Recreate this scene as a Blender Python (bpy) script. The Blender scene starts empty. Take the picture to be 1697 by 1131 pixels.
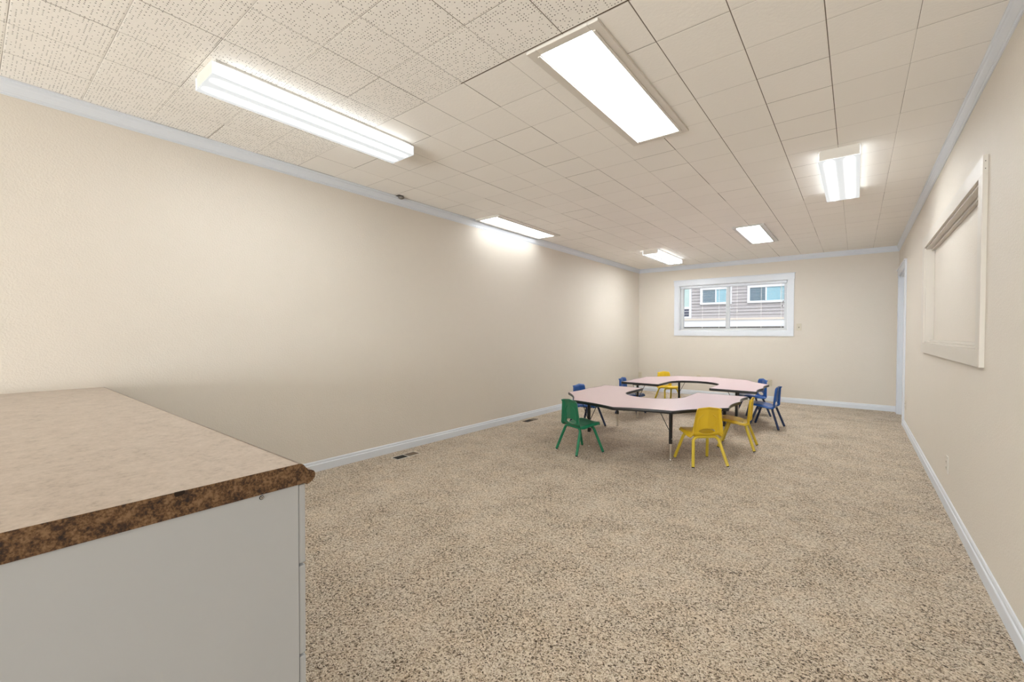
import bpy, bmesh, math, random
from mathutils import Vector, Matrix
random.seed(7)
C = bpy.context.scene.collection
S = bpy.context.scene

# ------------------------------------------------------------------ camera
W_PX, H_PX = 1697, 1131
F_PX, YAW, PITCH, ROLL = 719.955, -0.66946, -0.01682, 0.00298
CAM_Z = 1.1506
def camera():
    cd = bpy.data.cameras.new('camera'); co = bpy.data.objects.new('camera', cd); C.objects.link(co)
    F = Vector((math.sin(YAW)*math.cos(PITCH), math.cos(YAW)*math.cos(PITCH), math.sin(PITCH)))
    r = Vector((math.cos(YAW), -math.sin(YAW), 0)); u = r.cross(F)
    r2 = r*math.cos(ROLL)+u*math.sin(ROLL); u2 = -r*math.sin(ROLL)+u*math.cos(ROLL)
    m = Matrix((r2, u2, -F)).transposed().to_4x4(); m.translation = (0, 0, CAM_Z)
    co.matrix_world = m
    cd.sensor_width = 36; cd.sensor_fit = 'HORIZONTAL'; cd.lens = 36*F_PX/W_PX
    cd.clip_start = .02; cd.clip_end = 200
    S.camera = co
camera()

# ------------------------------------------------------------------ world, exposure
LAMP = 14.0           # radiance of a fluorescent lens at its brightest
SKY = 0.95
DAY_FILL = 120.0
EXPO = 1.83
S.view_settings.view_transform = 'Standard'; S.view_settings.look = 'None'
S.view_settings.exposure = EXPO; S.view_settings.gamma = 1; S.view_settings.use_curve_mapping = False
wd = bpy.data.worlds.new('sky'); S.world = wd; wd.use_nodes = True
nt = wd.node_tree; bg = nt.nodes['Background']
sky = nt.nodes.new('ShaderNodeTexSky'); sky.sky_type = 'NISHITA'; sky.sun_disc = False
sky.sun_elevation = math.radians(48); sky.sun_rotation = math.radians(150); sky.air_density = .8; sky.dust_density = 2.5
hs = nt.nodes.new('ShaderNodeHueSaturation'); hs.inputs['Saturation'].default_value = .35
nt.links.new(sky.outputs[0], hs.inputs['Color']); nt.links.new(hs.outputs[0], bg.inputs['Color']); bg.inputs['Strength'].default_value = SKY*.12

# daylight lamp added for brightness, outside an unseen, added window behind the camera
ld = bpy.data.lights.new('daylight_fill', 'AREA'); ld.shape = 'RECTANGLE'; ld.size = 3.2; ld.size_y = 1.25; ld.energy = DAY_FILL; ld.color = (.88, .95, 1.0)
lo_ = bpy.data.objects.new('daylight_fill', ld); C.objects.link(lo_); lo_.location = (-1.5, -5.42, .78); lo_.rotation_euler = (math.radians(90+4), 0, 0)

# ------------------------------------------------------------------ measurements
T = .3048
XL, XR, YB, YF, H = -3.5014, .4901, 8.6235, -5.20, 2.4719
GX, GY = -.4193, 2.2638        # a corner of the ceiling tile grid
WT = .14                       # wall thickness

# ------------------------------------------------------------------ helpers
def link(o, parent=None):
    C.objects.link(o)
    if parent is not None: o.parent = parent
    return o
def tag(o, label=None, cat=None, group=None, kind=None):
    if label: o['label'] = label
    if cat: o['category'] = cat
    if group: o['group'] = group
    if kind: o['kind'] = kind
    return o
def empty(name, loc=(0, 0, 0), rz=0, parent=None):
    o = bpy.data.objects.new(name, None); o.empty_display_size = .05
    o.location = loc; o.rotation_euler = (0, 0, rz); return link(o, parent)
class MB:
    def __init__(s): s.v = []; s.f = []; s.m = []; s.sm = []
    def add(s, vs, fs, mat=0, smooth=False):
        n = len(s.v); s.v += [tuple(v) for v in vs]
        for f in fs: s.f.append([n+i for i in f]); s.m.append(mat); s.sm.append(smooth)
    def box(s, a, b, mat=0, bev=0):
        x0, y0, z0 = [min(p, q) for p, q in zip(a, b)]; x1, y1, z1 = [max(p, q) for p, q in zip(a, b)]
        if bev <= 0:
            s.add([(x0,y0,z0),(x1,y0,z0),(x1,y1,z0),(x0,y1,z0),(x0,y0,z1),(x1,y0,z1),(x1,y1,z1),(x0,y1,z1)],
                  [(0,3,2,1),(4,5,6,7),(0,1,5,4),(1,2,6,5),(2,3,7,6),(3,0,4,7)], mat)
        else:
            bm = bmesh.new(); bmesh.ops.create_cube(bm, size=1)
            for v in bm.verts: v.co = ((x0+x1)/2+v.co.x*(x1-x0), (y0+y1)/2+v.co.y*(y1-y0), (z0+z1)/2+v.co.z*(z1-z0))
            bmesh.ops.bevel(bm, geom=bm.edges[:], offset=min(bev, .45*min(x1-x0, y1-y0, z1-z0)), segments=2, affect='EDGES', profile=.6)
            bm.verts.index_update(); s.add([v.co[:] for v in bm.verts], [[v.index for v in f.verts] for f in bm.faces], mat); bm.free()
    def tube(s, pts, r, seg=12, mat=0, r1=None):
        P = [Vector(p) for p in pts]; n = len(P); rings = []
        t = (P[1]-P[0]).normalized(); a = t.orthogonal().normalized()
        for i in range(n):
            t2 = (P[min(i+1, n-1)]-P[max(i-1, 0)]).normalized()
            a = (a - t2*a.dot(t2)).normalized(); b = t2.cross(a)
            rr = r if r1 is None else r+(r1-r)*i/(n-1)
            rings += [P[i]+a*math.cos(2*math.pi*k/seg)*rr+b*math.sin(2*math.pi*k/seg)*rr for k in range(seg)]
        fs = [(i*seg+k, i*seg+(k+1) % seg, (i+1)*seg+(k+1) % seg, (i+1)*seg+k) for i in range(n-1) for k in range(seg)]
        s.add(rings, fs, mat, True)
        s.add(rings[:seg], [list(range(seg))[::-1]], mat); s.add(rings[-seg:], [list(range(seg))], mat)
    def lathe(s, prof, c=(0, 0, 0), seg=20, mat=0):
        vs = [(c[0]+r*math.cos(2*math.pi*k/seg), c[1]+r*math.sin(2*math.pi*k/seg), c[2]+z) for r, z in prof for k in range(seg)]
        n = len(prof)
        s.add(vs, [(i*seg+k, i*seg+(k+1) % seg, (i+1)*seg+(k+1) % seg, (i+1)*seg+k) for i in range(n-1) for k in range(seg)], mat, True)
        s.add(vs[:seg], [list(range(seg))[::-1]], mat); s.add(vs[-seg:], [list(range(seg))], mat)
    def sweep(s, prof, A, B, out, up=Vector((0, 0, 1)), mat=0, mitA=0, mitB=0):
        """closed profile (d along out, z along up) run from A to B; mit = how far d shifts the ends along the run"""
        A, B, out = Vector(A), Vector(B), Vector(out); d = (B-A).normalized(); n = len(prof)
        va = [A+out*p[0]+up*p[1]+d*p[0]*mitA for p in prof]; vb = [B+out*p[0]+up*p[1]-d*p[0]*mitB for p in prof]
        s.add(va+vb, [(i, (i+1) % n, n+(i+1) % n, n+i) for i in range(n)]+[list(range(n))[::-1], [n+i for i in range(n)]], mat)
    def build(s, name, mats, parent=None, loc=None):
        me = bpy.data.meshes.new(name); me.from_pydata(s.v, [], s.f)
        for m in (mats if isinstance(mats, (list, tuple)) else [mats]): me.materials.append(m)
        me.polygons.foreach_set('material_index', s.m); me.polygons.foreach_set('use_smooth', s.sm)
        bm = bmesh.new(); bm.from_mesh(me); bmesh.ops.recalc_face_normals(bm, faces=bm.faces[:]); bm.to_mesh(me); bm.free()
        me.update(); o = bpy.data.objects.new(name, me)
        if loc: o.location = loc
        return link(o, parent)

# ------------------------------------------------------------------ materials
class NT:
    def __init__(s, name):
        s.m = bpy.data.materials.new(name); s.m.use_nodes = True; s.t = s.m.node_tree; s.b = s.t.nodes['Principled BSDF']
    def n(s, kind, **kw):
        o = s.t.nodes.new('ShaderNode'+kind)
        for k, v in kw.items(): setattr(o, k, v)
        return o
    def set(s, node, key, val):
        if hasattr(val, 'is_output'): s.t.links.new(val, node.inputs[key])
        elif val is not None: node.inputs[key].default_value = val
    def math(s, op, a, b=None, c=None):
        o = s.n('Math', operation=op); s.set(o, 0, a); s.set(o, 1, b); s.set(o, 2, c); return o.outputs[0]
    def mix(s, fac, a, b):
        o = s.n('Mix', data_type='RGBA'); s.set(o, 0, fac); s.set(o, 6, a); s.set(o, 7, b); return o.outputs[2]
    def noise(s, vec, scale, detail=2, rough=.5):
        o = s.n('TexNoise'); s.set(o, 'Vector', vec); o.inputs['Scale'].default_value = scale; o.inputs['Detail'].default_value = detail; o.inputs['Roughness'].default_value = rough; return o.outputs['Fac']
    def ramp(s, fac, stops):
        o = s.n('ValToRGB'); s.set(o, 0, fac); e = o.color_ramp.elements
        while len(e) < len(stops): e.new(.5)
        for i, (p, c) in enumerate(stops): e[i].position = p; e[i].color = c if len(c) == 4 else (*c, 1)
        return o.outputs[0]
    def pos(s): return s.n('TexCoord').outputs['Object']
    def bump(s, h, strength=.3, dist=.002):
        o = s.n('Bump'); s.set(o, 'Height', h); o.inputs['Strength'].default_value = strength; o.inputs['Distance'].default_value = dist
        s.t.links.new(o.outputs[0], s.b.inputs['Normal'])
def c4(c): return (*c, 1)
def plain(name, col, rough=.5, metal=0, spec=.5, bump=None, var=0, coat=0):
    k = NT(name); k.b.inputs['Roughness'].default_value = rough; k.b.inputs['Metallic'].default_value = metal
    k.b.inputs['Specular IOR Level'].default_value = spec; k.b.inputs['Coat Weight'].default_value = coat; k.b.inputs['Coat Roughness'].default_value = .1
    p = k.pos()
    f = k.noise(p, 14, 4)
    k.set(k.b, 'Base Color', k.mix(f, c4([max(0, x*(1-var)) for x in col]), c4([min(1, x*(1+var)) for x in col])))
    if bump: k.bump(k.noise(p, bump[0], 3), bump[1], bump[2])
    return k.m
WALLC = (.66, .602, .525)
M = {}
M['wall'] = plain('painted_orange_peel_wall', WALLC, .62, bump=(115, .55, .003), var=.012, spec=.35)
M['niche'] = plain('painted_trim_beige', (.60, .55, .48), .42, var=.01)
M['trim'] = plain('white_trim_paint', (.655, .68, .72), .35, var=.01)
M['white'] = plain('white_melamine', (.52, .54, .57), .45, var=.01, bump=(300, .05, .0005))
M['vinyl'] = plain('white_vinyl', (.80, .81, .82), .3)
M['metalwhite'] = plain('white_enamel', (.62, .60, .56), .4)
M['metalcream'] = plain('cream_enamel', (.70, .65, .58), .4)
M['chrome'] = plain('chrome', (.75, .73, .70), .18, metal=1)
M['steel'] = plain('brushed_steel', (.60, .55, .48), .35, metal=1)
M['black'] = plain('black_enamel', (.008, .008, .009), .35)
M['band'] = plain('black_vinyl_edge', (.010, .010, .011), .30, spec=.6)
M['rubber'] = plain('black_rubber', (.01, .01, .01), .7)
M['dark'] = plain('dark_duct', (.006, .004, .003), .8)
M['brownmetal'] = plain('brown_enamel', (.15, .10, .055), .45)
M['ivory'] = plain('ivory_plastic', (.58, .52, .40), .35)
M['slot'] = plain('dark_slot', (.05, .04, .03), .6)
M['particle'] = plain('raw_chipboard', (.02, .012, .007), .9)
M['putty'] = plain('grey_brown_fitting', (.16, .14, .115), .6, bump=(200, .5, .002), var=.4)
def plastic(name, col): return plain(name, col, .30, bump=(700, .12, .0006), var=.03, spec=.5)
SHELL = {'green': plastic('green_plastic', (.010, .185, .092)), 'yellow': plastic('yellow_plastic', (.68, .45, .018)), 'blue': plastic('blue_plastic', (.012, .080, .31))}
TUBE = {'green': plain('green_enamel', (.012, .21, .10), .3), 'yellow': plain('yellow_enamel', (.62, .46, .035), .3), 'blue': plain('navy_enamel', (.008, .022, .075), .3)}

def carpet():
    k = NT('frieze_carpet'); p = k.pos()
    k.b.inputs['Roughness'].default_value = .95; k.b.inputs['Specular IOR Level'].default_value = .1
    k.b.inputs['Sheen Weight'].default_value = .15
    # yarn tufts: two cell sizes, each cell its own shade
    wob = k.n('TexNoise'); wob.inputs['Scale'].default_value = 60; wob.inputs['Detail'].default_value = 1; k.set(wob, 'Vector', p)
    va = k.n('VectorMath', operation='MULTIPLY_ADD'); k.set(va, 0, wob.outputs['Color']); va.inputs[1].default_value = (.012, .012, 0); k.set(va, 2, p)
    vo = k.n('TexVoronoi'); vo.inputs['Scale'].default_value = 205; k.set(vo, 'Vector', va.outputs[0])
    sh = k.n('SeparateColor'); k.set(sh, 0, vo.outputs['Color'])
    mid = k.noise(p, 84, 3, .6); big = k.noise(p, 3.2, 4, .6); hue = k.noise(p, 9, 2)
    a = k.math('MULTIPLY_ADD', sh.outputs[0], .60, k.math('MULTIPLY', mid, .72))
    a = k.math('ADD', a, k.math('MULTIPLY_ADD', big, .36, -.245))
    col = k.ramp(a, [(.17, (.022, .013, .007)), (.335, (.12, .082, .05)), (.445, (.39, .305, .215)), (.60, (.58, .48, .365)), (.86, (.76, .665, .54))])
    warm = k.mix(hue, (1.05, .98, .90, 1), (.96, 1.0, 1.04, 1))
    mm = k.n('Mix', data_type='RGBA', blend_type='MULTIPLY'); mm.inputs[0].default_value = 1; k.set(mm, 6, col); k.set(mm, 7, warm)
    k.set(k.b, 'Base Color', mm.outputs[2])
    hgt = k.math('ADD', k.math('MULTIPLY', vo.outputs['Distance'], -.8), k.math('MULTIPLY', mid, 1.2))
    k.bump(hgt, .8, .008)
    return k.m
M['carpet'] = carpet()

def ceiling_mat():
    k = NT('acoustic_ceiling_tile'); p = k.pos(); sx = k.n('SeparateXYZ'); k.set(sx, 0, p)
    k.b.inputs['Roughness'].default_value = .75; k.b.inputs['Specular IOR Level'].default_value = .25
    gx = k.math('DIVIDE', k.math('SUBTRACT', sx.outputs[0], GX), T); gy = k.math('DIVIDE', k.math('SUBTRACT', sx.outputs[1], GY), T)
    ix, iy = k.math('FLOOR', gx), k.math('FLOOR', gy); fx, fy = k.math('FRACT', gx), k.math('FRACT', gy)
    def wn(a, b, off):
        cb = k.n('CombineXYZ'); k.set(cb, 0, a); k.set(cb, 1, b); cb.inputs[2].default_value = off
        w = k.n('TexWhiteNoise', noise_dimensions='3D'); k.set(w, 0, cb.outputs[0]); return w.outputs['Value']
    rx, ry = k.math('ROUND', gx), k.math('ROUND', gy)
    dx = k.math('ABSOLUTE', k.math('SUBTRACT', gx, rx)); dy = k.math('ABSOLUTE', k.math('SUBTRACT', gy, ry))
    # open joints: width and darkness differ from tile to tile
    jx = wn(rx, iy, 3.3); jy = wn(ix, ry, 8.1); jx2 = wn(rx, 0.0, 5.2)
    wx = k.math('MULTIPLY_ADD', k.math('POWER', k.math('MULTIPLY_ADD', jx2, .6, k.math('MULTIPLY', jx, .4)), 2.0), .0085, .0012)
    wy = k.math('MULTIPLY_ADD', k.math('POWER', jy, 2.5), .0065, .0010)
    mxm = k.math('MULTIPLY', k.math('LESS_THAN', dx, .0065), k.math('LESS_THAN', k.math('ABSOLUTE', rx), 1.2))
    mxm = k.math('MULTIPLY', mxm, k.math('LESS_THAN', gy, k.math('MULTIPLY_ADD', rx, -4.5, 9.5)))
    mx = k.math('LESS_THAN', dx, wx); my = k.math('LESS_THAN', dy, wy)
    dark = k.math('MAXIMUM', k.math('MULTIPLY', mx, k.math('MULTIPLY_ADD', jx, .5, .45)), k.math('MULTIPLY', my, k.math('MULTIPLY_ADD', jy, .6, .25)))
    main = k.math('MULTIPLY', mxm, .9); dark = k.math('MAXIMUM', dark, main)
    faint = k.math('MULTIPLY', k.math('LESS_THAN', k.math('MINIMUM', dx, dy), .0034), .42); dark = k.math('MAXIMUM', dark, faint)
    # the wide gap where the perforated tiles stop
    edge = k.math('MULTIPLY', k.math('LESS_THAN', k.math('ABSOLUTE', k.math('ADD', gy, 2.02)), .011),
                  k.math('MULTIPLY', k.math('GREATER_THAN', gx, -4.05), k.math('LESS_THAN', gx, 0.0)))
    # perforated tiles
    perf = k.math('MULTIPLY', k.math('LESS_THAN', gy, -2.02), k.math('LESS_THAN', gx, -1.0))
    N = 22
    hx, hy = k.math('MULTIPLY', gx, N), k.math('MULTIPLY', gy, N)
    cx, cy = k.math('FLOOR', hx), k.math('FLOOR', hy)
    lx = k.math('SUBTRACT', k.math('FRACT', hx), .5); ly = k.math('SUBTRACT', k.math('FRACT', hy), .5)
    dd = k.math('SQRT', k.math('ADD', k.math('MULTIPLY', lx, lx), k.math('MULTIPLY', ly, ly)))
    rad = k.math('MULTIPLY_ADD', wn(cx, cy, 4.4), .07, .135)
    hole = k.math('MULTIPLY', k.math('LESS_THAN', dd, rad), k.math('GREATER_THAN', wn(cx, cy, 1.7), .47))
    hole = k.math('MULTIPLY', hole, perf)
    tone = wn(ix, iy, 2.2)
    base = k.mix(tone, (.87, .83, .77, 1), (.91, .87, .81, 1))
    base = k.mix(k.noise(p, 6, 3), base, (.88, .84, .78, 1))
    c = k.mix(k.math('MAXIMUM', dark, edge), base, (.10, .065, .035, 1))
    c = k.mix(k.math('MULTIPLY', hole, .93), c, (.05, .035, .022, 1))
    k.set(k.b, 'Base Color', c)
    # soft tile edges and leathery face
    bev = k.math('MINIMUM', k.math('MULTIPLY', k.math('MINIMUM', dx, dy), 40), 1.0)
    hgt = k.math('ADD', k.math('MULTIPLY', bev, 1.0), k.math('MULTIPLY', k.noise(p, 75, 3), .9))
    hgt = k.math('ADD', hgt, k.math('MULTIPLY', tone, .5))
    k.bump(hgt, .35, .0022)
    return k.m
M['ceiling'] = ceiling_mat()

def laminate(name, ramp, sc):
    k = NT(name); p = k.pos(); k.b.inputs['Roughness'].default_value = .32; k.b.inputs['Specular IOR Level'].default_value = .5
    a = k.noise(p, sc, 6, .72); b = k.noise(p, sc*.33, 3, .6)
    k.set(k.b, 'Base Color', k.ramp(k.math('MULTIPLY_ADD', b, .45, k.math('MULTIPLY', a, .6)), ramp)); return k.m
M['granite'] = laminate('brown_granite_laminate', [(.40, (.008, .003, .002)), (.47, (.05, .02, .007)), (.53, (.13, .062, .022)), (.62, (.25, .145, .07))], 165)
M['top'] = laminate('brown_laminate_with_glare', [(.34, (.25, .19, .14)), (.48, (.415, .335, .27)), (.58, (.47, .385, .315)), (.72, (.54, .455, .385))], 75)  # brown laminate with the wall's glare painted in as pale tan
def pinktop():
    k = NT('pink_laminate'); p = k.pos(); k.b.inputs['Coat Weight'].default_value = .5; k.b.inputs['Coat Roughness'].default_value = .2; k.b.inputs['Roughness'].default_value = .34; k.b.inputs['Specular IOR Level'].default_value = .6
    k.set(k.b, 'Base Color', k.mix(k.noise(p, 260, 2), (.61, .435, .47, 1), (.69, .51, .545, 1))); return k.m
M['pink'] = pinktop()

def lens(name, tubes, half_l, sides=True, low=.10, axis_w=.035, peak=1.0, base=.5):
    """acrylic lens glowing from the tubes behind it; object space: x across, y along"""
    k = NT(name); p = k.pos(); sx = k.n('SeparateXYZ'); k.set(sx, 0, p)
    g = None
    for t in tubes:
        d = k.math('DIVIDE', k.math('SUBTRACT', sx.outputs[0], t), axis_w); e = k.math('EXPONENT', k.math('MULTIPLY', k.math('MULTIPLY', d, d), -1.0))
        g = e if g is None else k.math('ADD', g, e)
    end = k.n('MapRange', interpolation_type='SMOOTHSTEP'); k.set(end, 0, k.math('ABSOLUTE', sx.outputs[1])); end.inputs[1].default_value = half_l; end.inputs[2].default_value = half_l-.10; end.inputs[3].default_value = 0; end.inputs[4].default_value = 1
    st = k.math('MULTIPLY', k.math('MULTIPLY_ADD', k.math('MULTIPLY', g, end.outputs[0]), peak, low), LAMP)
    k.set(k.b, 'Base Color', (base, base, base, 1)); k.b.inputs['Roughness'].default_value = .25
    k.set(k.b, 'Emission Color', (.93, .975, 1, 1)); k.set(k.b, 'Emission Strength', st)
    return k.m
M['wrap_lens'] = lens('wraparound_lens', (-.058, .058), .60, low=.013, axis_w=.015, peak=1.25, base=.22)
M['wrap_side'] = lens('wraparound_lens_side', (-.12, .12), .60, low=.020, axis_w=.05, peak=.045, base=.22)
M['troffer_lens'] = lens('troffer_lens', (-.06, .06), .66, low=.16, axis_w=.05, peak=.28)
M['troffer_lens_bright'] = lens('troffer_lens_bright', (-.06, .06), .66, low=.35, axis_w=.05, peak=.75)  # same lens, output raised to brighten the far end of the room
M['wrap_lens_bright'] = lens('wraparound_lens_bright', (-.058, .058), .60, low=.015, axis_w=.016, peak=2.5, base=.22)  # stronger output for the distant wraparound light, to lift the far ceiling
M['troffer_lens_dim'] = lens('troffer_lens_dim', (-.06, .06), .66, low=.09, axis_w=.05, peak=.07)  # same lens, output lowered to calm the glow on the left wall

# ------------------------------------------------------------------ room shell
def struct(mb, name, mats, parent=None):
    o = mb.build(name, mats, parent)
    if parent is None: o['kind'] = 'structure'
    return o
def one(name, a, b, mat, parent=None, bev=0, kind=None):
    m = MB(); m.box(a, b, bev=bev); o = m.build(name, mat, parent)
    if kind: o['kind'] = kind
    return o
one('floor', (XL-WT, YF-WT, -.12), (XR+WT+.8, YB+WT, 0), M['carpet'], kind='structure')
one('ceiling', (XL-WT, YF-WT, H), (XR+WT+.8, YB+WT, H+.16), M['ceiling'], kind='structure')
one('wall_left', (XL-WT, YF-WT, 0), (XL, YB+WT, H), M['wall'], kind='structure')
FX0, FX1, FZ0, FZ1 = -3.15, .15, .12, 1.45
m = MB()
m.box((XL, YF-WT, 0), (FX0, YF, H)); m.box((FX1, YF-WT, 0), (XR+WT, YF, H)); m.box((FX0, YF-WT, 0), (FX1, YF, FZ0)); m.box((FX0, YF-WT, FZ1), (FX1, YF, H))
struct(m, 'wall_front', M['wall'])
m = MB(); q_ = .06
for i in range(4):
    x = FX0+(FX1-FX0)*i/3; x = min(max(x, FX0+q_/2), FX1-q_/2); m.box((x-q_/2, YF-.10, FZ0), (x+q_/2, YF-.04, FZ1), bev=.003)
for z in (FZ0, FZ1-q_): m.box((FX0, YF-.10, z), (FX1, YF-.04, z+q_), bev=.003)
struct(m, 'added_window', M['vinyl'])  # unseen window, made up to let the fill light in
# back wall with the window opening
WX0, WX1, WZ0, WZ1 = -2.690, -.908, 1.216, 2.078
m = MB()
m.box((XL, YB, 0), (WX0, YB+WT, H)); m.box((WX1, YB, 0), (XR, YB+WT, H)); m.box((WX0, YB, 0), (WX1, YB+WT, WZ0)); m.box((WX0, YB, WZ1), (WX1, YB+WT, H))
struct(m, 'wall_back', M['wall'])
# right wall with the framed niche and the doorway
NY0, NY1, NZ0, NZ1 = 3.165, 5.375, 1.08, 1.93
DY0, DY1, DZ = 7.445, 8.40, 2.0
m = MB()
m.box((XR, YF, 0), (XR+WT, NY0, H)); m.box((XR, NY0, 0), (XR+WT, NY1, NZ0)); m.box((XR, NY0, NZ1), (XR+WT, NY1, H)); m.box((XR, NY1, 0), (XR+WT, DY0, H))
m.box((XR, DY0, DZ), (XR+WT, DY1, H)); m.box((XR, DY1, 0), (XR+WT, YB+WT, H))
struct(m, 'wall_right', M['wall'])
# crown moulding
cp = [(0, 0), (.031, 0), (.031, -.010), (.026, -.014), (.025, -.026), (.020, -.034), (.013, -.052), (.010, -.062), (.010, -.070), (.004, -.074), (.004, -.081), (0, -.081)]
m = MB(); m.sweep(cp, (XL, YF, H), (XL, YB, H), (1, 0, 0), mitA=1, mitB=1); struct(m, 'trim_1', M['trim'])
m = MB(); m.sweep(cp, (XL, YB, H), (XR, YB, H), (0, -1, 0), mitA=1, mitB=1); struct(m, 'trim_2', M['trim'])
m = MB(); m.sweep(cp, (XR, YF, H), (XR, YB, H), (-1, 0, 0), mitA=1, mitB=1); struct(m, 'trim_3', M['trim'])
# baseboards
bp = [(0, 0), (.014, 0), (.014, .058), (.012, .062), (.009, .064), (.008, .078), (.005, .085), (0, .087)]
m = MB(); m.sweep(bp, (XL, .52, 0), (XL, YB, 0), (1, 0, 0), mitB=1); struct(m, 'baseboard_left', M['trim'])
m = MB(); m.sweep(bp, (XL, YB, 0), (XR, YB, 0), (0, -1, 0), mitA=1); struct(m, 'baseboard_back', M['trim'])
m = MB(); m.sweep(bp, (XR, YF, 0), (XR, 7.325, 0), (-1, 0, 0)); struct(m, 'baseboard_right', M['trim'])

# --- back window: casing, vinyl slider, glass
win = empty('window_1', ((WX0+WX1)/2, YB, WZ0)); win['kind'] = 'structure'
def wpart(name, mb, mat, parent=win):
    o = mb.build(name, mat, parent); o.matrix_parent_inverse = Matrix.Translation((-(WX0+WX1)/2, -YB, -WZ0)) if parent is win else Matrix(); return o
m = MB(); c = .020; o_ = .092
m.box((WX0-o_, YB-c, WZ0-.095), (WX1+o_, YB, WZ0), bev=.002)
m.box((WX0-o_, YB-c, WZ0), (WX0, YB, WZ1), bev=.002); m.box((WX1, YB-c, WZ0), (WX1+o_, YB, WZ1), bev=.002)
m.box((WX0-o_-.006, YB-c-.003, WZ1), (WX1+o_+.006, YB, WZ1+.098), bev=.002); m.box((WX0-o_-.018, YB-c-.012, WZ1+.098), (WX1+o_+.018, YB, WZ1+.110), bev=.003)
wpart('casing', m, M['trim'])
m = MB()
for a, b in (((WX0, YB, WZ0), (WX0+.008, YB+WT, WZ1)), ((WX1-.008, YB, WZ0), (WX1, YB+WT, WZ1)), ((WX0, YB, WZ0), (WX1, YB+WT, WZ0+.008)), ((WX0, YB, WZ1-.008), (WX1, YB+WT, WZ1))): m.box(a, b)
wpart('jamb', m, M['vinyl'])
m = MB(); fy0, fy1 = YB+.075, YB+.125; fw = .050
m.box((WX0+.008, fy0, WZ0+.008), (WX0+.008+fw, fy1, WZ1-.008), bev=.003); m.box((WX1-.008-fw, fy0, WZ0+.008), (WX1-.008, fy1, WZ1-.008), bev=.003)
m.box((WX0+.058, fy0, WZ0+.008), (WX1-.058, fy1, WZ0+.052), bev=.003); m.box((WX0+.058, fy0, WZ1-.052), (WX1-.058, fy1, WZ1-.008), bev=.003)
MXc = -1.845
m.box((MXc-.032, fy0-.006, WZ0+.05), (MXc+.032, fy1-.002, WZ1-.05), bev=.003)
wpart('sash', m, M['vinyl'])
k = NT('window_glass'); k.b.inputs['Roughness'].default_value = 0; k.b.inputs['Transmission Weight'].default_value = 1; k.b.inputs['IOR'].default_value = 1.0; k.b.inputs['Base Color'].default_value = (.95, .98, 1, 1); M['glass'] = k.m
for x0, x1 in ((WX0+.058, MXc-.03), (MXc+.03, WX1-.058)):
    m = MB(); m.box((x0, fy0+.022, WZ0+.05), (x1, fy0+.026, WZ1-.05)); wpart('pane', m, M['glass'])

# --- blind hanging in the window
bl = empty('venetian_blind', ((WX0+WX1)/2, YB+.035, WZ1))
tag(bl, 'open white mini blind hanging in the back wall window', 'blind')
bx0, bx1 = WX0+.016, WX1-.016
def bpart(name, mb, mat):
    o = mb.build(name, mat, bl); o.matrix_parent_inverse = Matrix.Translation((-(WX0+WX1)/2, -YB-.035, -WZ1)); return o
k = NT('blind_slat'); k.b.inputs['Base Color'].default_value = (.78, .78, .76, 1); k.b.inputs['Roughness'].default_value = .4; M['slat'] = k.m
m = MB(); m.box((bx0, YB+.010, WZ1-.052), (bx1, YB+.052, WZ1-.012), bev=.003); bpart('headrail', m, M['trim'])
m = MB(); m.box((bx0, YB+.018, WZ0+.014), (bx1, YB+.044, WZ0+.028), bev=.004); bpart('bottom_rail', m, M['slat'])
m = MB(); n = 36
for i in range(n):
    z = WZ1-.070-(WZ1-.070-WZ0-.045)*i/(n-1)
    pr = [(YB+.019+.024*j/6, z+.0022*(1-((j-3)/3)**2)) for j in range(7)]
    vs = [(x, y, zz+dz) for dz in (0, -.0006) for x in (bx0, bx1) for y, zz in pr]
    f = [(j, j+1, 7+j+1, 7+j) for j in range(6)]+[(14+j, 21+j, 21+j+1, 14+j+1) for j in range(6)]+[(0, 7, 21, 14), (6, 20, 27, 13)]
    m.add(vs, f)
o = bpart('slat_curtain', m, M['slat']); o['kind'] = 'stuff'
for x in (-2.63, -2.27, -1.98, -1.68, -1.30, -1.0):
    m = MB(); m.box((x-.0035, YB+.0175, WZ0+.02), (x+.0035, YB+.0185, WZ1-.05)); bpart('ladder_tape', m, M['slat'])
m = MB(); m.tube([(-1.01, YB+.012, WZ1-.05), (-1.012, YB+.010, WZ1-.30), (-1.0, YB+.010, WZ1-.52)], .003, 8); bpart('tilt_wand', m, M['slat'])
m = MB(); m.tube([(-.975, YB+.010, WZ1-.05), (-.972, YB+.010, WZ1-.35)], .0013, 6); m.lathe([(.003, 0), (.006, -.01), (.006, -.028), (.002, -.033)], (-.972, YB+.010, WZ1-.35), 10, 1); m.lathe([(.003, 0), (.006, -.01), (.006, -.028), (.002, -.033)], (-.985, YB+.010, WZ1-.42), 10, 1); m.tube([(-.986, YB+.010, WZ1-.05), (-.985, YB+.010, WZ1-.42)], .0013, 6)
bpart('lift_cord', m, [M['slat'], M['slot']])

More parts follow.
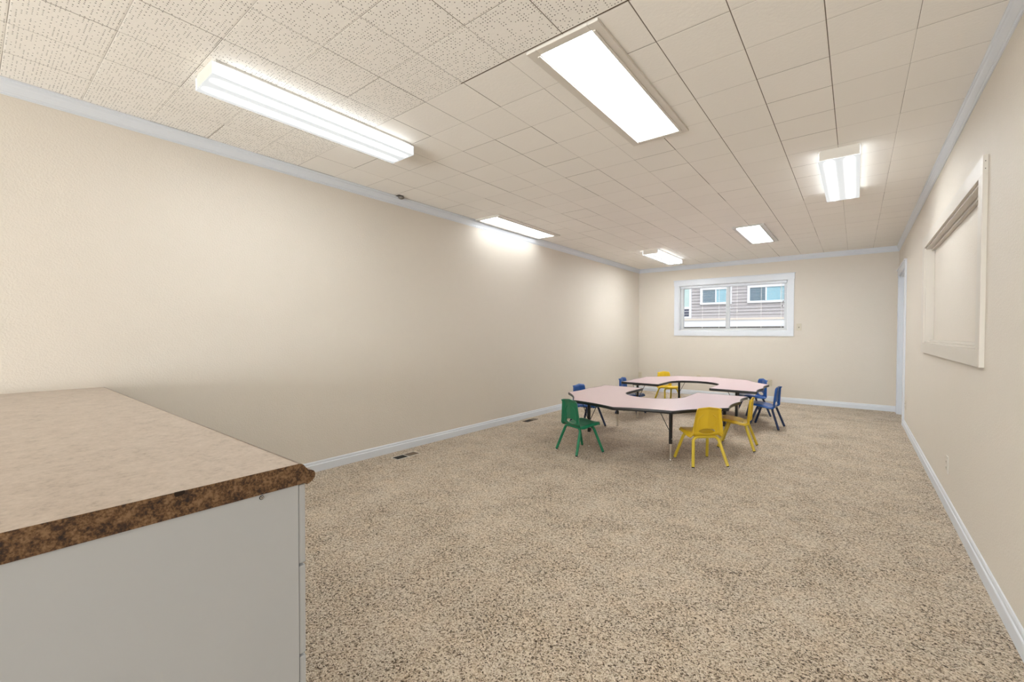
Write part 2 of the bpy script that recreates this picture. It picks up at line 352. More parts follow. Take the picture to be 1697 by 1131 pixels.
# --- framed niche in the right wall (closed-off pass-through)
nw = empty('window_2', (XR, (NY0+NY1)/2, NZ0)); nw['kind'] = 'structure'
def npart(name, mb, mat):
    o = mb.build(name, mat, nw); o.matrix_parent_inverse = Matrix.Translation((-XR, -(NY0+NY1)/2, -NZ0)); return o
cx = XR-.019
m = MB(); m.box((cx, NY0-.095, NZ1), (XR, NY1+.125, NZ1+.092), bev=.0015); npart('head_casing', m, M['niche'])
m = MB(); m.box((cx, NY0-.095, NZ0), (XR, NY0, NZ1), bev=.0015); npart('side_casing', m, M['niche'])
m = MB(); m.box((cx, NY1, NZ0), (XR, NY1+.125, NZ1), bev=.0015); npart('side_casing', m, M['niche'])
m = MB(); m.box((cx, NY0-.095, NZ0-.088), (XR, NY1+.125, NZ0), bev=.0015); npart('apron', m, M['niche'])
for z in (NZ1+.062, NZ1+.026):
    m = MB(); m.tube([(XR-.010, NY0-.0958, z), (XR-.010, NY0-.094, z)], .0022, 10); npart('nail_head', m, M['slot'])
m = MB(); d = .052
m.box((XR-.004, NY0, NZ0), (XR+d+.03, NY0+.012, NZ1)); m.box((XR-.004, NY1-.012, NZ0), (XR+d+.03, NY1, NZ1)); m.box((XR-.004, NY0, NZ0), (XR+d+.03, NY1, NZ0+.012)); m.box((XR-.004, NY0, NZ1-.012), (XR+d+.03, NY1, NZ1))
npart('jamb', m, M['niche'])
m = MB()
for a, b in ((NZ0+.012, NZ0+.030), (NZ1-.030, NZ1-.012)): m.box((XR+.030, NY0+.012, a), (XR+d, NY1-.012, b), bev=.002)
m.box((XR+.030, NY0+.012, NZ0+.03), (XR+d, NY0+.03, NZ1-.03), bev=.002)
npart('stop_moulding', m, M['niche'])
m = MB(); m.box((XR+d, NY0+.012, NZ0+.012), (XR+d+.02, NY1-.014, NZ1-.012)); npart('infill_panel', m, M['wall'])

# --- doorway on the right, far end
dr = empty('door_1', (XR, (DY0+DY1)/2, 0)); dr['kind'] = 'structure'
def dpart(name, mb, mat):
    o = mb.build(name, mat, dr); o.matrix_parent_inverse = Matrix.Translation((-XR, -(DY0+DY1)/2, 0)); return o
m = MB(); m.box((XR-.018, DY0-.115, 0), (XR, DY0, DZ), bev=.003); m.box((XR-.018, DY1, 0), (XR, DY1+.115, DZ), bev=.003)
m.box((XR-.020, DY0-.125, DZ), (XR, DY1+.125, DZ+.085), bev=.002); m.box((XR-.032, DY0-.145, DZ+.085), (XR, DY1+.145, DZ+.105), bev=.004)
dpart('casing', m, M['trim'])
m = MB(); m.box((XR, DY0, 0), (XR+WT, DY0+.018, DZ)); m.box((XR, DY1-.018, 0), (XR+WT, DY1, DZ)); m.box((XR, DY0, DZ-.018), (XR+WT, DY1, DZ)); m.box((XR+.06, DY0+.018, 0), (XR+.072, DY0+.03, DZ-.018)); m.box((XR+.06, DY1-.03, 0), (XR+.072, DY1-.018, DZ-.018))
dpart('jamb', m, M['trim'])
m = MB(); m.box((XR+.075, DY0+.02, .01), (XR+.115, DY1-.02, DZ-.02), bev=.002)
for z0, z1 in ((.25, .95), (1.15, 1.85)):
    for y0, y1 in ((DY0+.14, DY0+.42), (DY1-.42, DY1-.14)): m.box((XR+.070, y0, z0), (XR+.078, y1, z1), bev=.004)
dpart('leaf', m, M['trim'])

# ------------------------------------------------------------------ ceiling lights
def wrap_light(name, cx_, y0, y1, label, lm='wrap_lens_bright'):
    t = empty(name, (cx_, (y0+y1)/2, H)); tag(t, label, 'ceiling light', 'surface mounted fluorescent lights')
    L = (y1-y0)/2; hw = .120; D = .078
    m = MB(); m.box((-hw+.004, -L+.016, -.020), (hw-.004, L-.016, 0), bev=.002); m.build('mounting_tray', M['metalwhite'], t)
    def slab(x0, x1, z0, z1, mi): m.box((x0, -L, z0), (x1, L, z1), mi)
    m = MB(); e = .0035
    slab(-hw, hw, -D, -D+e, 0); slab(-hw, -hw+e, -D+e, -.016, 1); slab(hw-e, hw, -D+e, -.016, 1)
    m.build('lens', [M[lm], M['wrap_side']], t)
    for s in (-1, 1):
        pl = [(-hw+.022, -.001), (-hw+.0045, -.016), (-hw+.0045, -D+.006), (hw-.0045, -D+.006), (hw-.0045, -.016), (hw-.022, -.001)]
        y = s*(L-.004); vs = [(x, y, z) for x, z in pl]+[(x, y-s*.003, z) for x, z in pl]; k_ = len(pl)
        m = MB(); m.add(vs, [list(range(k_)), list(range(k_, 2*k_))]+[(i, (i+1) % k_, k_+(i+1) % k_, k_+i) for i in range(k_)]); m.build('end_plate', M['metalcream'], t)
    return t
wrap_light('fluorescent_light', -2.555, .755, 1.965, 'long white wraparound ceiling light under the perforated tiles', 'wrap_lens')
wrap_light('fluorescent_light', -.110, 3.840, 5.050, 'white wraparound ceiling light nearest the right wall, grey end plate showing', 'wrap_lens')
wrap_light('fluorescent_light', -2.530, 6.660, 7.870, 'small distant wraparound ceiling light near the back left corner')
def troffer(cx_, y0, y1, hw, lx0, lx1, label, mat, lm='troffer_lens'):
    t = empty('recessed_light', (cx_, (y0+y1)/2, H)); tag(t, label, 'ceiling light', 'flat recessed fluorescent lights')
    L = (y1-y0)/2; ly = L-.042; th = .014
    m = MB()
    m.box((-hw, -L, -th), (lx0, L, 0), bev=.003); m.box((lx1, -L, -th), (hw, L, 0), bev=.003); m.box((lx0, -L, -th), (lx1, -ly, 0), bev=.003); m.box((lx0, ly, -th), (lx1, L, 0), bev=.003)
    m.box((lx1+.004, -ly, -th-.006), (lx1+.018, ly, -th), bev=.002); m.box((lx0-.018, -ly, -th-.006), (lx0-.004, ly, -th), bev=.002)
    m.build('frame', mat, t)
    m = MB(); m.box((lx0, -ly, -th+.004), (lx1, ly, -.001)); m.build('lens', M[lm], t)
troffer(-1.045, 1.655, 2.915, .185, -.130, .135, 'large bright recessed ceiling light with cream frame, edge of perforated tiles', M['metalcream'])
troffer(-3.290, 3.690, 4.965, .178, -.140, .120, 'recessed ceiling light tight against the left wall crown moulding', M['metalcream'], 'troffer_lens_dim')
troffer(-1.045, 5.905, 7.110, .176, -.128, .118, 'recessed ceiling light with grey side strips in front of back window', M['metalwhite'], 'troffer_lens_bright')

# ------------------------------------------------------------------ counter and cabinet
CX, CY0, CY1, CZ = -1.078, -.125, .522, .826
ct = empty('countertop', (CX, CY1, CZ)); tag(ct, 'brown granite-look laminate countertop, pale painted glare on top, reaching the left wall', 'countertop')
def cpart(name, mb, mats, root=ct, org=(CX, CY1, CZ)):
    o = mb.build(name, mats, root); o.matrix_parent_inverse = Matrix.Translation(tuple(-x for x in org)); return o
prof = [(.512, .8262), (.519, .8250), (.5245, .8215), (.531, .8125), (.5365, .8060), (.543, .8040), (.5495, .8015), (.5535, .7965), (.5545, .7900), (.5525, .7830), (.5470, .7765), (.5400, .7725), (.5320, .7700), (.5320, .7745), (.5300, .7745)]
m = MB()
top = [(CY0, .8262)]+prof+[(CY0, .7745)]
n = len(top); A = [(XL+.001, y, z) for y, z in top]; B = [(CX-.0012, y, z) for y, z in top]
fs = [(i, (i+1) % n, n+(i+1) % n, n+i) for i in range(n)]
m.add(A+B, [fs[0], fs[n-1]]+[], 0)
m.add(A+B, [list(range(n))[::-1]], 0)
m.add(A+B, fs[1:n-1], 1, True)
cpart('worktop', m, [M['top'], M['granite']])
m = MB(); A = [(CX-.0012, y, z) for y, z in top]; B = [(CX, y, z) for y, z in top]
m.add(A+B, fs+[list(range(n))[::-1], list(range(n, 2*n))]); cpart('end_cap', m, M['granite'])
m = MB(); m.add([(CX+.0006, y, z) for y, z in ((.262, .8255), (.279, .8260), (.2795, .8205), (.2745, .8175), (.2640, .8170), (.2615, .8210))]+[(CX-.001, y, z) for y, z in ((.262, .8268), (.279, .8268), (.2795, .8205), (.2745, .8175), (.2640, .8170), (.2615, .8210))], [(0, 1, 2, 3, 4, 5), (6, 7, 8, 9, 10, 11), (0, 1, 7, 6), (1, 2, 8, 7), (2, 3, 9, 8), (3, 4, 10, 9), (4, 5, 11, 10), (5, 0, 6, 11)])
cpart('edge_chip', m, M['particle'])
cb = empty('base_cabinet', (CX-.4, .2, 0)); tag(cb, 'white base cabinet with plain side panel and stacked drawer fronts, under the countertop', 'cabinet')
org = (CX-.4, .2, 0)
SX = CX-.004
m = MB(); m.box((SX-.016, CY0+.02, 0), (SX, .5135, .7735), bev=.001); o = cpart('side_panel', m, M['white'], cb, org)
m = MB(); x0 = XL+.003
m.box((x0, CY0+.02, .09), (SX-.016, CY0+.03, .7735)); m.box((x0, CY0+.02, .09), (x0+.016, .5135, .7735)); m.box((x0, CY0+.03, .09), (SX-.016, .5135, .106)); m.box((x0, .44, 0), (SX-.016, .452, .09)); m.box((x0, .45, .74), (SX-.016, .5135, .7735))
cpart('carcass', m, M['white'], cb, org)
fw_ = (SX-.001-x0)/4
for i in range(4):
    xa, xb = SX-.001-fw_*(i+1)+.002, SX-.001-fw_*i
    for z0, z1 in ((.572, .7715), (.342, .567), (.1, .337)):
        m = MB(); m.box((xa, .5145, z0), (xb, .5315, z1), bev=.0045); d_ = cpart('drawer_front', m, M['vinyl'] if 0 else M['white'], cb, org)
        m = MB(); m.tube([((xa+xb)/2, .5310, (z0+z1)/2), ((xa+xb)/2, .5325, (z0+z1)/2)], .0045, 12)
        hd = m.build('screw_plug', M['white'], d_)
m = MB(); m.tube([(SX, .4275, .7665), (SX+.0022, .4275, .7665)], .0048, 20); m.tube([(SX+.0018, .4275, .7665), (SX+.0027, .4275, .7665)], .0036, 16, 1)
m.box((SX+.0024, .4248, .7660), (SX+.0030, .4302, .7670), 2); m.box((SX+.0024, .4270, .7638), (SX+.0030, .4280, .7692), 2)
cpart('cover_screw', m, [M['rubber'], M['chrome'], M['rubber']], cb, org)

# ------------------------------------------------------------------ tables
HW, DEP, TZ = .839, 1.530, .490
def table_outline():
    key = [(.315, 0), (.830, 0), (.836, .425), (.832, .900), (.490, 1.375), (0, 1.515)]
    sag = [0, .028, .028, .030, .024]
    half = []
    for (a, b), s in zip(zip(key, key[1:]), sag):
        a, b = Vector(a), Vector(b); d = b-a; nn = Vector((d.y, -d.x)).normalized()   # outward on this side
        K = 10
        for i in range(K):
            t = i/K; half.append(a+d*t-nn*s*4*t*(1-t)*1.0)
    half.append(Vector(key[-1]))
    outer = [(p.x, p.y) for p in half]
    left = [(-x, y) for x, y in outer[::-1][1:]]
    inner = []
    r, cyc = .318, .44
    inner.append((-.318, .22))
    for i in range(17):
        a = math.pi+math.pi*i/16; inner.append((r*math.cos(a), cyc-r*math.sin(a)*-1*-1 if 0 else cyc+(-r*math.sin(a))))
    inner.append((.318, .22))
    pts = outer+left+inner
    # soften the corners
    for _ in range(2):
        q = []
        n = len(pts)
        for i in range(n):
            a, b = pts[i], pts[(i+1) % n]
            L = math.dist(a, b); t = min(.25, .010/max(L, 1e-6))
            q += [(a[0]+(b[0]-a[0])*t, a[1]+(b[1]-a[1])*t), (b[0]-(b[0]-a[0])*t, b[1]-(b[1]-a[1])*t)]
        pts = q
    out = [pts[0]]
    for p_ in pts[1:]:
        if math.dist(p_, out[-1]) > .002: out.append(p_)
    return out
OUT = table_outline()
def offs(pts, d):
    n = len(pts); r = []
    for i in range(n):
        a, b, c_ = Vector(pts[i-1]), Vector(pts[i]), Vector(pts[(i+1) % n])
        t = (c_-a).normalized(); r.append((b.x+t.y*d, b.y-t.x*d))
    return r
def area(pts): return sum(a[0]*b[1]-b[0]*a[1] for a, b in zip(pts, pts[1:]+pts[:1]))/2
SG = 1 if area(OUT) > 0 else -1
def table(name, loc, rz, label):
    t = empty(name, loc, rz); tag(t, label, 'table', 'pink horseshoe activity tables')
    Y = lambda v: -v     # v runs from the open side towards the closed side
    bm = bmesh.new(); base = offs(OUT, -.002*SG)
    lo = [bm.verts.new((x, -y, TZ-.026)) for x, y in base]; hi = [bm.verts.new((x, -y, TZ)) for x, y in base]
    n = len(lo)
    for i in range(n): bm.faces.new((lo[i], lo[(i+1) % n], hi[(i+1) % n], hi[i]))
    for ring in (lo, hi):
        es = [bm.edges.get((ring[i], ring[(i+1) % n])) for i in range(n)]
        bmesh.ops.triangle_fill(bm, edges=es, use_beauty=True)
    bmesh.ops.recalc_face_normals(bm, faces=bm.faces[:])
    me = bpy.data.meshes.new('tabletop'); bm.to_mesh(me); bm.free(); me.materials.append(M['pink'])
    link(bpy.data.objects.new('tabletop', me), t)
    pr = [(-.004, .0005), (.0005, .0012), (.003, -.003), (.004, -.012), (.004, -.020), (.002, -.027), (-.004, -.0285)]
    vs = []
    for d, z in pr: vs += [(x, -y, TZ+z) for x, y in offs(OUT, d*SG)]
    n = len(OUT); m = MB()
    m.add(vs, [(j*n+i, j*n+(i+1) % n, (j+1)*n+(i+1) % n, (j+1)*n+i) for j in range(len(pr)-1) for i in range(n)]+[((len(pr)-1)*n+i, (len(pr)-1)*n+(i+1) % n, (i+1) % n, i) for i in range(n)], 0, True)
    m.build('edge_band', M['band'], t)
    legs = [(.408, 1.173, (-1, .15), (.35, .9)), (-.405, 1.203, (1, .1), (-.2, .95)), (.612, .045, (.2, -.95), (-.95, .1)), (-.600, .10, (-.1, 1), (.95, .1))]
    for x, v, b1, b2 in legs:
        y = -v
        m = MB(); m.tube([(x, y, .155), (x, y, TZ-.029)], .0155, 16); lg = m.build('leg', M['black'], t)
        m = MB(); m.tube([(x, y, .155), (x, y, .006)], .0118, 14); m.tube([(x+.0105, y-.004, .20), (x+.0185, y-.006, .20)], .006, 8); m.build('lower_tube', M['steel'], lg)
        m = MB(); m.lathe([(.009, .022), (.013, .012), (.016, .004), (.014, 0)], (x, y, 0), 16); m.build('glide', M['chrome'], lg)
        m = MB(); m.box((x-.05, y-.05, TZ-.033), (x+.05, y+.05, TZ-.0265), bev=.003); m.build('mounting_plate', M['black'], lg)
        for bx_, by_ in (b1, b2):
            m = MB(); m.tube([(x+bx_*.008, y-by_*.008, .275), (x+bx_*.018, y-by_*.018, .285), (x+bx_*.105, y-by_*.105, TZ-.030)], .0034, 8); m.build('brace', M['black'], t)
    return t
RT = 0.0
ROT = Matrix.Rotation(RT, 3, 'Z')
table('activity_table', (-1.715, 5.150, 0), RT, 'nearer pink horseshoe table with black edge, its opening turned to the back wall')
table('activity_table', (-1.715, 5.660, 0), RT+math.pi, 'farther pink horseshoe table with black edge, its opening turned to the camera')

# ------------------------------------------------------------------ chairs
CP = [(.168, .262), (.170, .274), (.164, .286), (.150, .292), (.115, .294), (.060, .289), (.000, .281), (-.030, .273), (-.060, .269), (-.083, .270), (-.098, .280), (-.104, .300), (-.107, .340), (-.112, .400), (-.116, .450), (-.120, .493), (-.122, .508)]
def curve_pts(P, n):
    P = [Vector(p) for p in P]; Q = [P[0]*2-P[1]]+P+[P[-1]*2-P[-2]]; dense = []
    for i in range(1, len(Q)-2):
        for j in range(12):
            t = j/12; a, b, c_, d = Q[i-1], Q[i], Q[i+1], Q[i+2]
            dense.append(.5*((2*b)+(-a+c_)*t+(2*a-5*b+4*c_-d)*t*t+(-a+3*b-3*c_+d)*t**3))
    dense.append(P[-1]); L = [0]
    for a, b in zip(dense, dense[1:]): L.append(L[-1]+(b-a).length)
    out = []; j = 0
    for i in range(n):
        s = L[-1]*i/(n-1)
        while j < len(L)-2 and L[j+1] < s: j += 1
        out.append(dense[j].lerp(dense[j+1], (s-L[j])/max(1e-9, L[j+1]-L[j])))
    return out, L[-1]
NS, NU = 72, 40
def sstep(a, b, x): t = max(0, min(1, (x-a)/(b-a))); return t*t*(3-2*t)
def shell_grid():
    cv, LEN = curve_pts(CP, NS); G = []
    for i in range(NS):
        y, z = cv[i]; tn = (cv[min(i+1, NS-1)]-cv[max(i-1, 0)]).normalized(); nv = Vector((tn.y, -tn.x))
        s = i/(NS-1)
        back = sstep(.275, .310, z) if y < -.09 else 0
        w = .143+.004*sstep(.0, .35, s)
        if y < -.04: w = .146-.034*max(0, (z-.29)/.218)
        if y > .10: w -= .030*((y-.10)/.07)**2
        row = []
        for j in range(NU+1):
            u = -1+2*j/NU; au = abs(u)
            fl = -.020*sstep(.86, 1, au)
            off = (.008*au**2*(1-back)+.016*au*back)*(1-sstep(.80, 1, au)*.3)+fl
            zz = z+nv.y*off+(.017*(1-au)*max(0, (z-.36)/.148) if back > .5 else 0); yy = y+nv.x*off
            if back > .5: yy -= .010*sstep(.488, .508, z)
            row.append(Vector((u*w, yy, zz)))
        G.append(row)
    return G, cv
G, CV = shell_grid()
NRM = [[None]*(NU+1) for _ in range(NS)]
for i in range(NS):
    for j in range(NU+1):
        a = G[min(i+1, NS-1)][j]-G[max(i-1, 0)][j]; b = G[i][min(j+1, NU)]-G[i][max(j-1, 0)]
        NRM[i][j] = b.cross(a).normalized()
        if NRM[i][j].dot(Vector((0, .5, .5))) < 0 and False: NRM[i][j].negate()
if NRM[20][NU//2].z < 0: NRM = [[-v for v in r] for r in NRM]
# hand hold: an oval through the foot of the back
def zrow(z): return min(range(NS), key=lambda i: abs(CV[i].y-z)+(10 if CV[i].x > -.05 else 0))
HI = zrow(.306); ISPLIT = zrow(.279)
HRU, HRI = .53, zrow(.328)-HI
def in_hole(i, j): u = -1+2*j/NU; return (u/HRU)**2+((i-HI)/HRI)**2 < 1
def shell_part(i0, i1):
    idx = {}; V = []; F = []; NN = []
    quads = [(i, j) for i in range(i0, i1) for j in range(NU) if not all(in_hole(a, b) for a, b in ((i, j), (i+1, j), (i+1, j+1), (i, j+1)))
             and ((-1+2*(j+.5)/NU)/HRU)**2+((i+.5-HI)/HRI)**2 >= 1]
    used = {}
    for i, j in quads:
        for a in ((i, j), (i+1, j), (i+1, j+1), (i, j+1)): used.setdefault(a, 0); used[a] += 1
    def at(i, j):      # bilinear at fractional grid spots
        i = max(0, min(NS-1.001, i)); j = max(0, min(NU-.001, j)); a, b = int(i), int(j); s, t = i-a, j-b
        f = lambda X: X[a][b]*(1-s)*(1-t)+X[a+1][b]*s*(1-t)+X[a][b+1]*(1-s)*t+X[a+1][b+1]*s*t
        return f(G), f(NRM).normalized()
    for (i, j), cnt in used.items():
        fi, fj = i, j; u = -1+2*j/NU; q = (u/HRU)**2+((i-HI)/HRI)**2
        if cnt < 4 and i0 < i < i1 and 0 < j < NU and q < 1.9:
            k_ = 1/math.sqrt(max(q, 1e-6)); fi = HI+(i-HI)*k_; fj = (u*k_+1)/2*NU
        p_, n_ = at(fi, fj); idx[(i, j)] = len(V); V.append(p_); NN.append(n_)
    for i, j in quads: F.append([idx[(i, j)], idx[(i+1, j)], idx[(i+1, j+1)], idx[(i, j+1)]])
    th = .0055; n = len(V)
    VV = [v+nn*0 for v, nn in zip(V, NN)]+[v-nn*th for v, nn in zip(V, NN)]
    cnt = {}
    for f in F:
        for a, b in zip(f, f[1:]+f[:1]): cnt[(a, b)] = 1
    rim = [(a, b) for (a, b) in cnt if (b, a) not in cnt]
    m = MB(); m.add(VV, F+[[n+k for k in f[::-1]] for f in F]+[(b, a, n+a, n+b) for a, b in rim], 0, True)
    return m
def rear_pt(u, z, off=.007):
    i = zrow(z); j = (u+1)/2*NU; a = int(j); t = j-a
    p_ = G[i][a].lerp(G[i][min(a+1, NU)], t); n_ = NRM[i][a]; return p_-n_*off
MESH = {}
def make_chair(col):
    root = empty('classroom_chair')
    if 'seat' not in MESH:
        m = shell_part(0, ISPLIT); MESH['seat'] = m
        m = shell_part(ISPLIT, NS-1)
        MESH['backrest'] = m
    MESH['seat'].build('seat', SHELL[col], root)
    bk = MESH['backrest'].build('backrest', SHELL[col], root)
    for s in (-1, 1):
        r = MB(); r.tube([rear_pt(s*.60, .300), rear_pt(s*.62, .37), rear_pt(s*.64, .42), rear_pt(s*.52, .435), rear_pt(s*.36, .452)], .0048, 8); r.build('rib', SHELL[col], bk)
    for s in (-1, 1):
        for f in (-1, 1):
            path = [(0, f*.080, .256), (s*.055, f*.080, .256)]
            cxx, R_ = .080, .052
            bot = Vector((s*.158, f*.160, .018))
            c1 = [(s*(.075+.045*math.sin(a)), f*(.080+.012*(1-math.cos(a))), .256-.045*(1-math.cos(a))) for a in [math.radians(x) for x in (0, 15, 30, 45, 60, 75)]]
            path += c1+[bot]
            m = MB(); m.tube(path, .0132, 14); lg = m.build('leg', TUBE[col], root)
            m = MB(); d = (bot-Vector(c1[-1])).normalized(); m.tube([bot, bot+d*.006], .0125, 12, 0); m.lathe([(.006, .013), (.012, .009), (.013, .003), (.009, 0)], (bot.x+d.x*.012, bot.y+d.y*.012, 0), 14, 1)
            m.build('glide', [M['rubber'], M['chrome']], lg)
    for s in (-1, 1):
        m = MB(); m.tube([(s*.075, -.082, .256), (s*.075, .082, .256)], .008, 10); m.build('seat_rail', TUBE[col], root)
        m = MB(); m.lathe([(.001, 0), (.006, .001), (.006, .004), (.004, .006)], (s*.075, -.050, .2725), 12); m.build('rivet', M['chrome'], root)
    return root
def dup(root):
    r = root.copy(); C.objects.link(r)
    for ch in list(root.children):
        c_ = ch.copy(); C.objects.link(c_); c_.parent = r
        for g in ch.children:
            d = g.copy(); C.objects.link(d); d.parent = c_
    return r
first = {}
def place_chair(col, x, y, facing, label, group):
    """facing = direction the sitter looks, degrees from +x"""
    if col not in first: r = make_chair(col); first[col] = r
    else: r = dup(first[col])
    r.location = (x, y, 0); r.rotation_euler = (0, 0, math.radians(facing-90)); r['label'] = label; r['category'] = 'chair'; r['group'] = group
    return r
GA, GB = 'small chairs around the nearer horseshoe table', 'small chairs around the farther horseshoe table'
place_chair('green', -2.106, 3.730, 68, 'green plastic classroom chair at the near left of the nearer pink table', GA)
place_chair('yellow', -1.074, 4.070, 135, 'yellow plastic chair nearest the camera, back turned, against the nearer pink table', GA)
place_chair('yellow', -.931, 4.888, 185, 'yellow plastic chair seen from the side at right end of nearer pink table', GA)
place_chair('blue', -2.600, 4.790, -7, 'blue plastic chair just behind the green chair, by the left wall', GA)
place_chair('blue', -2.530, 5.955, 2, 'blue plastic chair at the left end of the farther pink table', GB)
place_chair('yellow', -2.440, 7.270, -38, 'yellow plastic chair on the far side of the farther pink table', GB)
place_chair('blue', -1.135, 6.985, -147, 'blue plastic chair on the far side of the farther pink table, right end', GB)
place_chair('blue', -.855, 6.170, 176, 'dark blue plastic chair standing clear on the carpet, rightmost of all chairs', GB)

# ------------------------------------------------------------------ small fittings
def outlet(x, y, z, facing, label, group='ivory wall outlets', switch=False, painted=False):
    t = empty('light_switch' if switch else 'wall_outlet', (x, y, z), facing); tag(t, label, 'light switch' if switch else 'outlet', None if switch else group)
    pm = M['niche'] if painted else M['ivory']
    m = MB(); m.box((-.035, -.0065, -.0575), (.035, 0, .0575), bev=.003); m.build('cover_plate', pm, t)
    if switch:
        m = MB(); m.box((-.005, -.0175, .001), (.005, -.006, .016), bev=.002); m.box((-.006, -.0075, -.013), (.006, -.006, .013), 1); m.build('toggle', [pm, M['slot']], t)
    else:
        for s in (-1, 1):
            m = MB(); m.box((-.016, -.0085, s*.020-.013), (.016, -.006, s*.020+.013), 0, bev=.002)
            m.box((-.008, -.0092, s*.020-.003), (-.006, -.008, s*.020+.006), 1); m.box((.006, -.0092, s*.020-.003), (.008, -.008, s*.020+.006), 1); m.box((-.002, -.0092, s*.020-.010), (.002, -.008, s*.020-.006), 1)
            m.build('socket', [pm, M['slot']], t)
    return t
outlet(-.744, YB, 1.275, 0, 'ivory light switch on back wall just right of the window', switch=True)
outlet(-3.466, YB, .318, 0, 'ivory outlet low on the back wall, at the left corner')
outlet(-1.153, YB, .318, 0, 'ivory outlet low on the back wall, beside blue chair right of farther table')
outlet(-2.320, YB, .318, 0, 'ivory outlet on back wall mostly hidden by the farther pink table')
outlet(XR, 4.05, .288, math.radians(-90), 'beige outlet low on the right wall below the framed niche', painted=True)
outlet(XR, 7.16, .288, math.radians(-90), 'beige outlet low on the right wall beside the door casing', painted=True)
def register(cx_, cy_, L_, Wd, rz, label, half=False):
    t = empty('floor_register', (cx_, cy_, 0), rz); tag(t, label, 'floor vent', 'metal floor vents by the left wall')
    m = MB(); e = .006
    m.box((-Wd/2, -L_/2, 0), (-Wd/2+e, L_/2, .004)); m.box((Wd/2-e, -L_/2, 0), (Wd/2, L_/2, .004)); m.box((-Wd/2, -L_/2, 0), (Wd/2, -L_/2+e, .004)); m.box((-Wd/2, L_/2-e, 0), (Wd/2, L_/2, .004)); m.box((-Wd/2, -.003, 0), (Wd/2, .003, .0045))
    m.build('frame', M['brownmetal'] if half else M['metalcream'], t)
    m = MB(); m.box((-Wd/2+.004, -L_/2+.004, .0003), (Wd/2-.004, 0 if not half else L_/2-.03, .0012)); m.build('opening', M['dark'], t)
    m = MB()
    k_ = 9
    y0_, y1_ = (.004, L_/2-.005) if not half else (L_/2-.10, L_/2-.006)
    for i in range(k_):
        x = -Wd/2+.010+(Wd-.020)*i/(k_-1); m.box((x-.0040, y0_, .0008), (x+.0030, y1_, .0030))
    m.build('louvre_grille', M['brownmetal'], t)
register(-3.300, 2.570, .272, .105, math.radians(2), 'larger metal floor vent by the left baseboard, one half open and dark')
register(-3.375, 4.665, .250, .085, math.radians(2), 'small dark floor vent by left baseboard, farther one, near green chair', half=True)
t = empty('ceiling_bracket', (-3.452, 2.622, H)); tag(t, 'small grey-brown fitting stuck at the ceiling edge over the left crown moulding', 'fitting')
m = MB(); m.box((-.028, -.035, -.006), (.030, .020, 0), bev=.002); m.build('plate', M['slot'], t)
m = MB(); m.lathe([(.022, -.003), (.030, -.010), (.030, -.018), (.018, -.026)], (.004, .010, 0), 16); m.build('cap', M['putty'], t)

# ------------------------------------------------------------------ outside the window
one('ground', (-14, YB+WT, -.5), (8, 26, -.3), plain('gravel_ground', (.30, .29, .27), .9, var=.2), kind='structure')
HY = 12.0
hs_ = empty('neighbouring_house', (-2, HY, -.3)); tag(hs_, 'grey lap-sided house with white windows seen through the back window', 'building')
def hpart(name, mb, mats, parent=hs_):
    o = mb.build(name, mats, parent)
    o.matrix_parent_inverse = Matrix.Translation((2, -HY, .3)) if parent is hs_ else Matrix(); return o
M['siding'] = plain('taupe_siding', (.43, .40, .40), .6, var=.04)
M['cream'] = plain('cream_board', (.72, .64, .54), .6)
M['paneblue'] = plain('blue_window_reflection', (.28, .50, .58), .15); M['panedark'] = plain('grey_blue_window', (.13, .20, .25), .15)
M['panegreen'] = plain('pale_green_window', (.50, .66, .62), .15); M['navy'] = plain('navy_grille', (.03, .04, .09), .5)
m = MB(); pr = []
z = 1.56; st = .078
while z < 3.3:
    pr += [(.024, z), (.006, z+st-.004)]; z += st
pr = [(0, 1.50)]+pr+[(0, z)]
m.sweep(pr, (-9, HY, 0), (4, HY, 0), (0, -1, 0)); m.box((-9, HY, -.3), (4, HY+5, z)); hpart('siding', m, M['siding'])
m = MB(); m.box((-9, HY-.05, 1.515), (4, HY, 1.56)); hpart('ledge', m, M['cream'])
m = MB(); m.box((-9, HY-.03, 1.345), (4, HY, 1.515)); hpart('skirt_board', m, M['vinyl'])
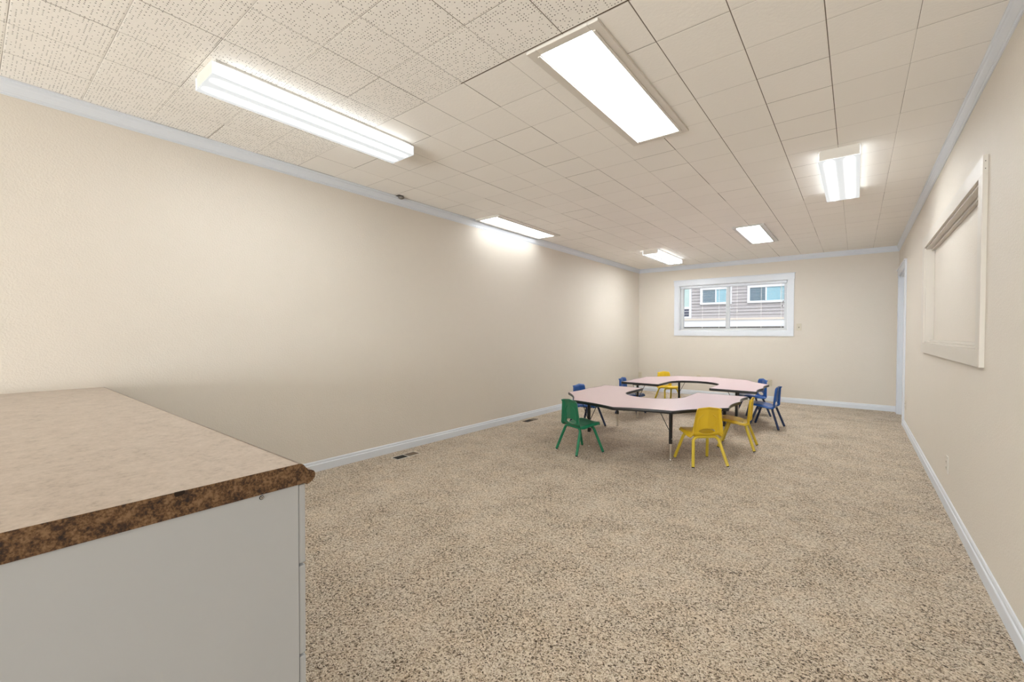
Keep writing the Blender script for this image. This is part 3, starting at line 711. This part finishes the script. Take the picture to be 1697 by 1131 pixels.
m = MB(); m.box((-9, HY-.02, 1.29), (4, HY, 1.345)); hpart('dark_strip', m, M['slot'])  # dark strip below the skirt board
m = MB(); m.box((-9, HY-.02, -.3), (4, HY, 1.29)); hpart('foundation', m, M['vinyl'])
m = MB(); m.box((-9.3, HY-.5, z), (4.3, HY+5.3, z+.15)); m.add([(-9.3, HY-.5, z+.15), (4.3, HY-.5, z+.15), (4.3, HY+5.3, z+.15), (-9.3, HY+5.3, z+.15), (-9.3, HY+2.4, z+1.4), (4.3, HY+2.4, z+1.4)], [(0, 1, 5, 4), (2, 3, 4, 5), (0, 4, 3), (1, 2, 5)]); hpart('roof', m, M['slot'])
def hwin(x0, x1, z0, z1, panes, mull):
    e = .055; m = MB(); yy = HY-.055
    m.box((x0, yy, z0), (x1, HY, z0+e)); m.box((x0, yy, z1-e), (x1, HY, z1)); m.box((x0, yy, z0+e), (x0+e, HY, z1-e)); m.box((x1-e, yy, z0+e), (x1, HY, z1-e))
    for a, b in mull: m.box((a[0], yy, a[1]), (b[0], HY, b[1]))
    w = hpart('window', m, M['vinyl'])
    for (a, b, mt) in panes: m = MB(); m.box((a[0], HY-.035, a[1]), (b[0], HY, b[1])); hpart('pane', m, mt)
hwin(-3.20, -2.45, 1.915, 2.350, [((-3.15, 1.96), (-2.82, 2.30), M['panedark']), ((-2.82, 1.96), (-2.50, 2.30), M['paneblue'])], [((-2.835, 1.96), (-2.805, 2.30))])
hwin(-2.10, -1.27, 1.915, 2.345, [((-2.05, 1.96), (-1.70, 2.30), M['panedark']), ((-1.70, 1.96), (-1.32, 2.30), M['paneblue'])], [((-1.715, 1.96), (-1.685, 2.30))])
hwin(-3.90, -3.42, 1.565, 2.60, [((-3.85, 1.88), (-3.47, 2.55), M['panegreen']), ((-3.85, 1.61), (-3.47, 1.83), M['navy'])], [((-3.85, 1.82), (-3.47, 1.88)), ((-3.68, 1.61), (-3.665, 1.83)), ((-3.85, 1.68), (-3.47, 1.69)), ((-3.85, 1.755), (-3.47, 1.765))])
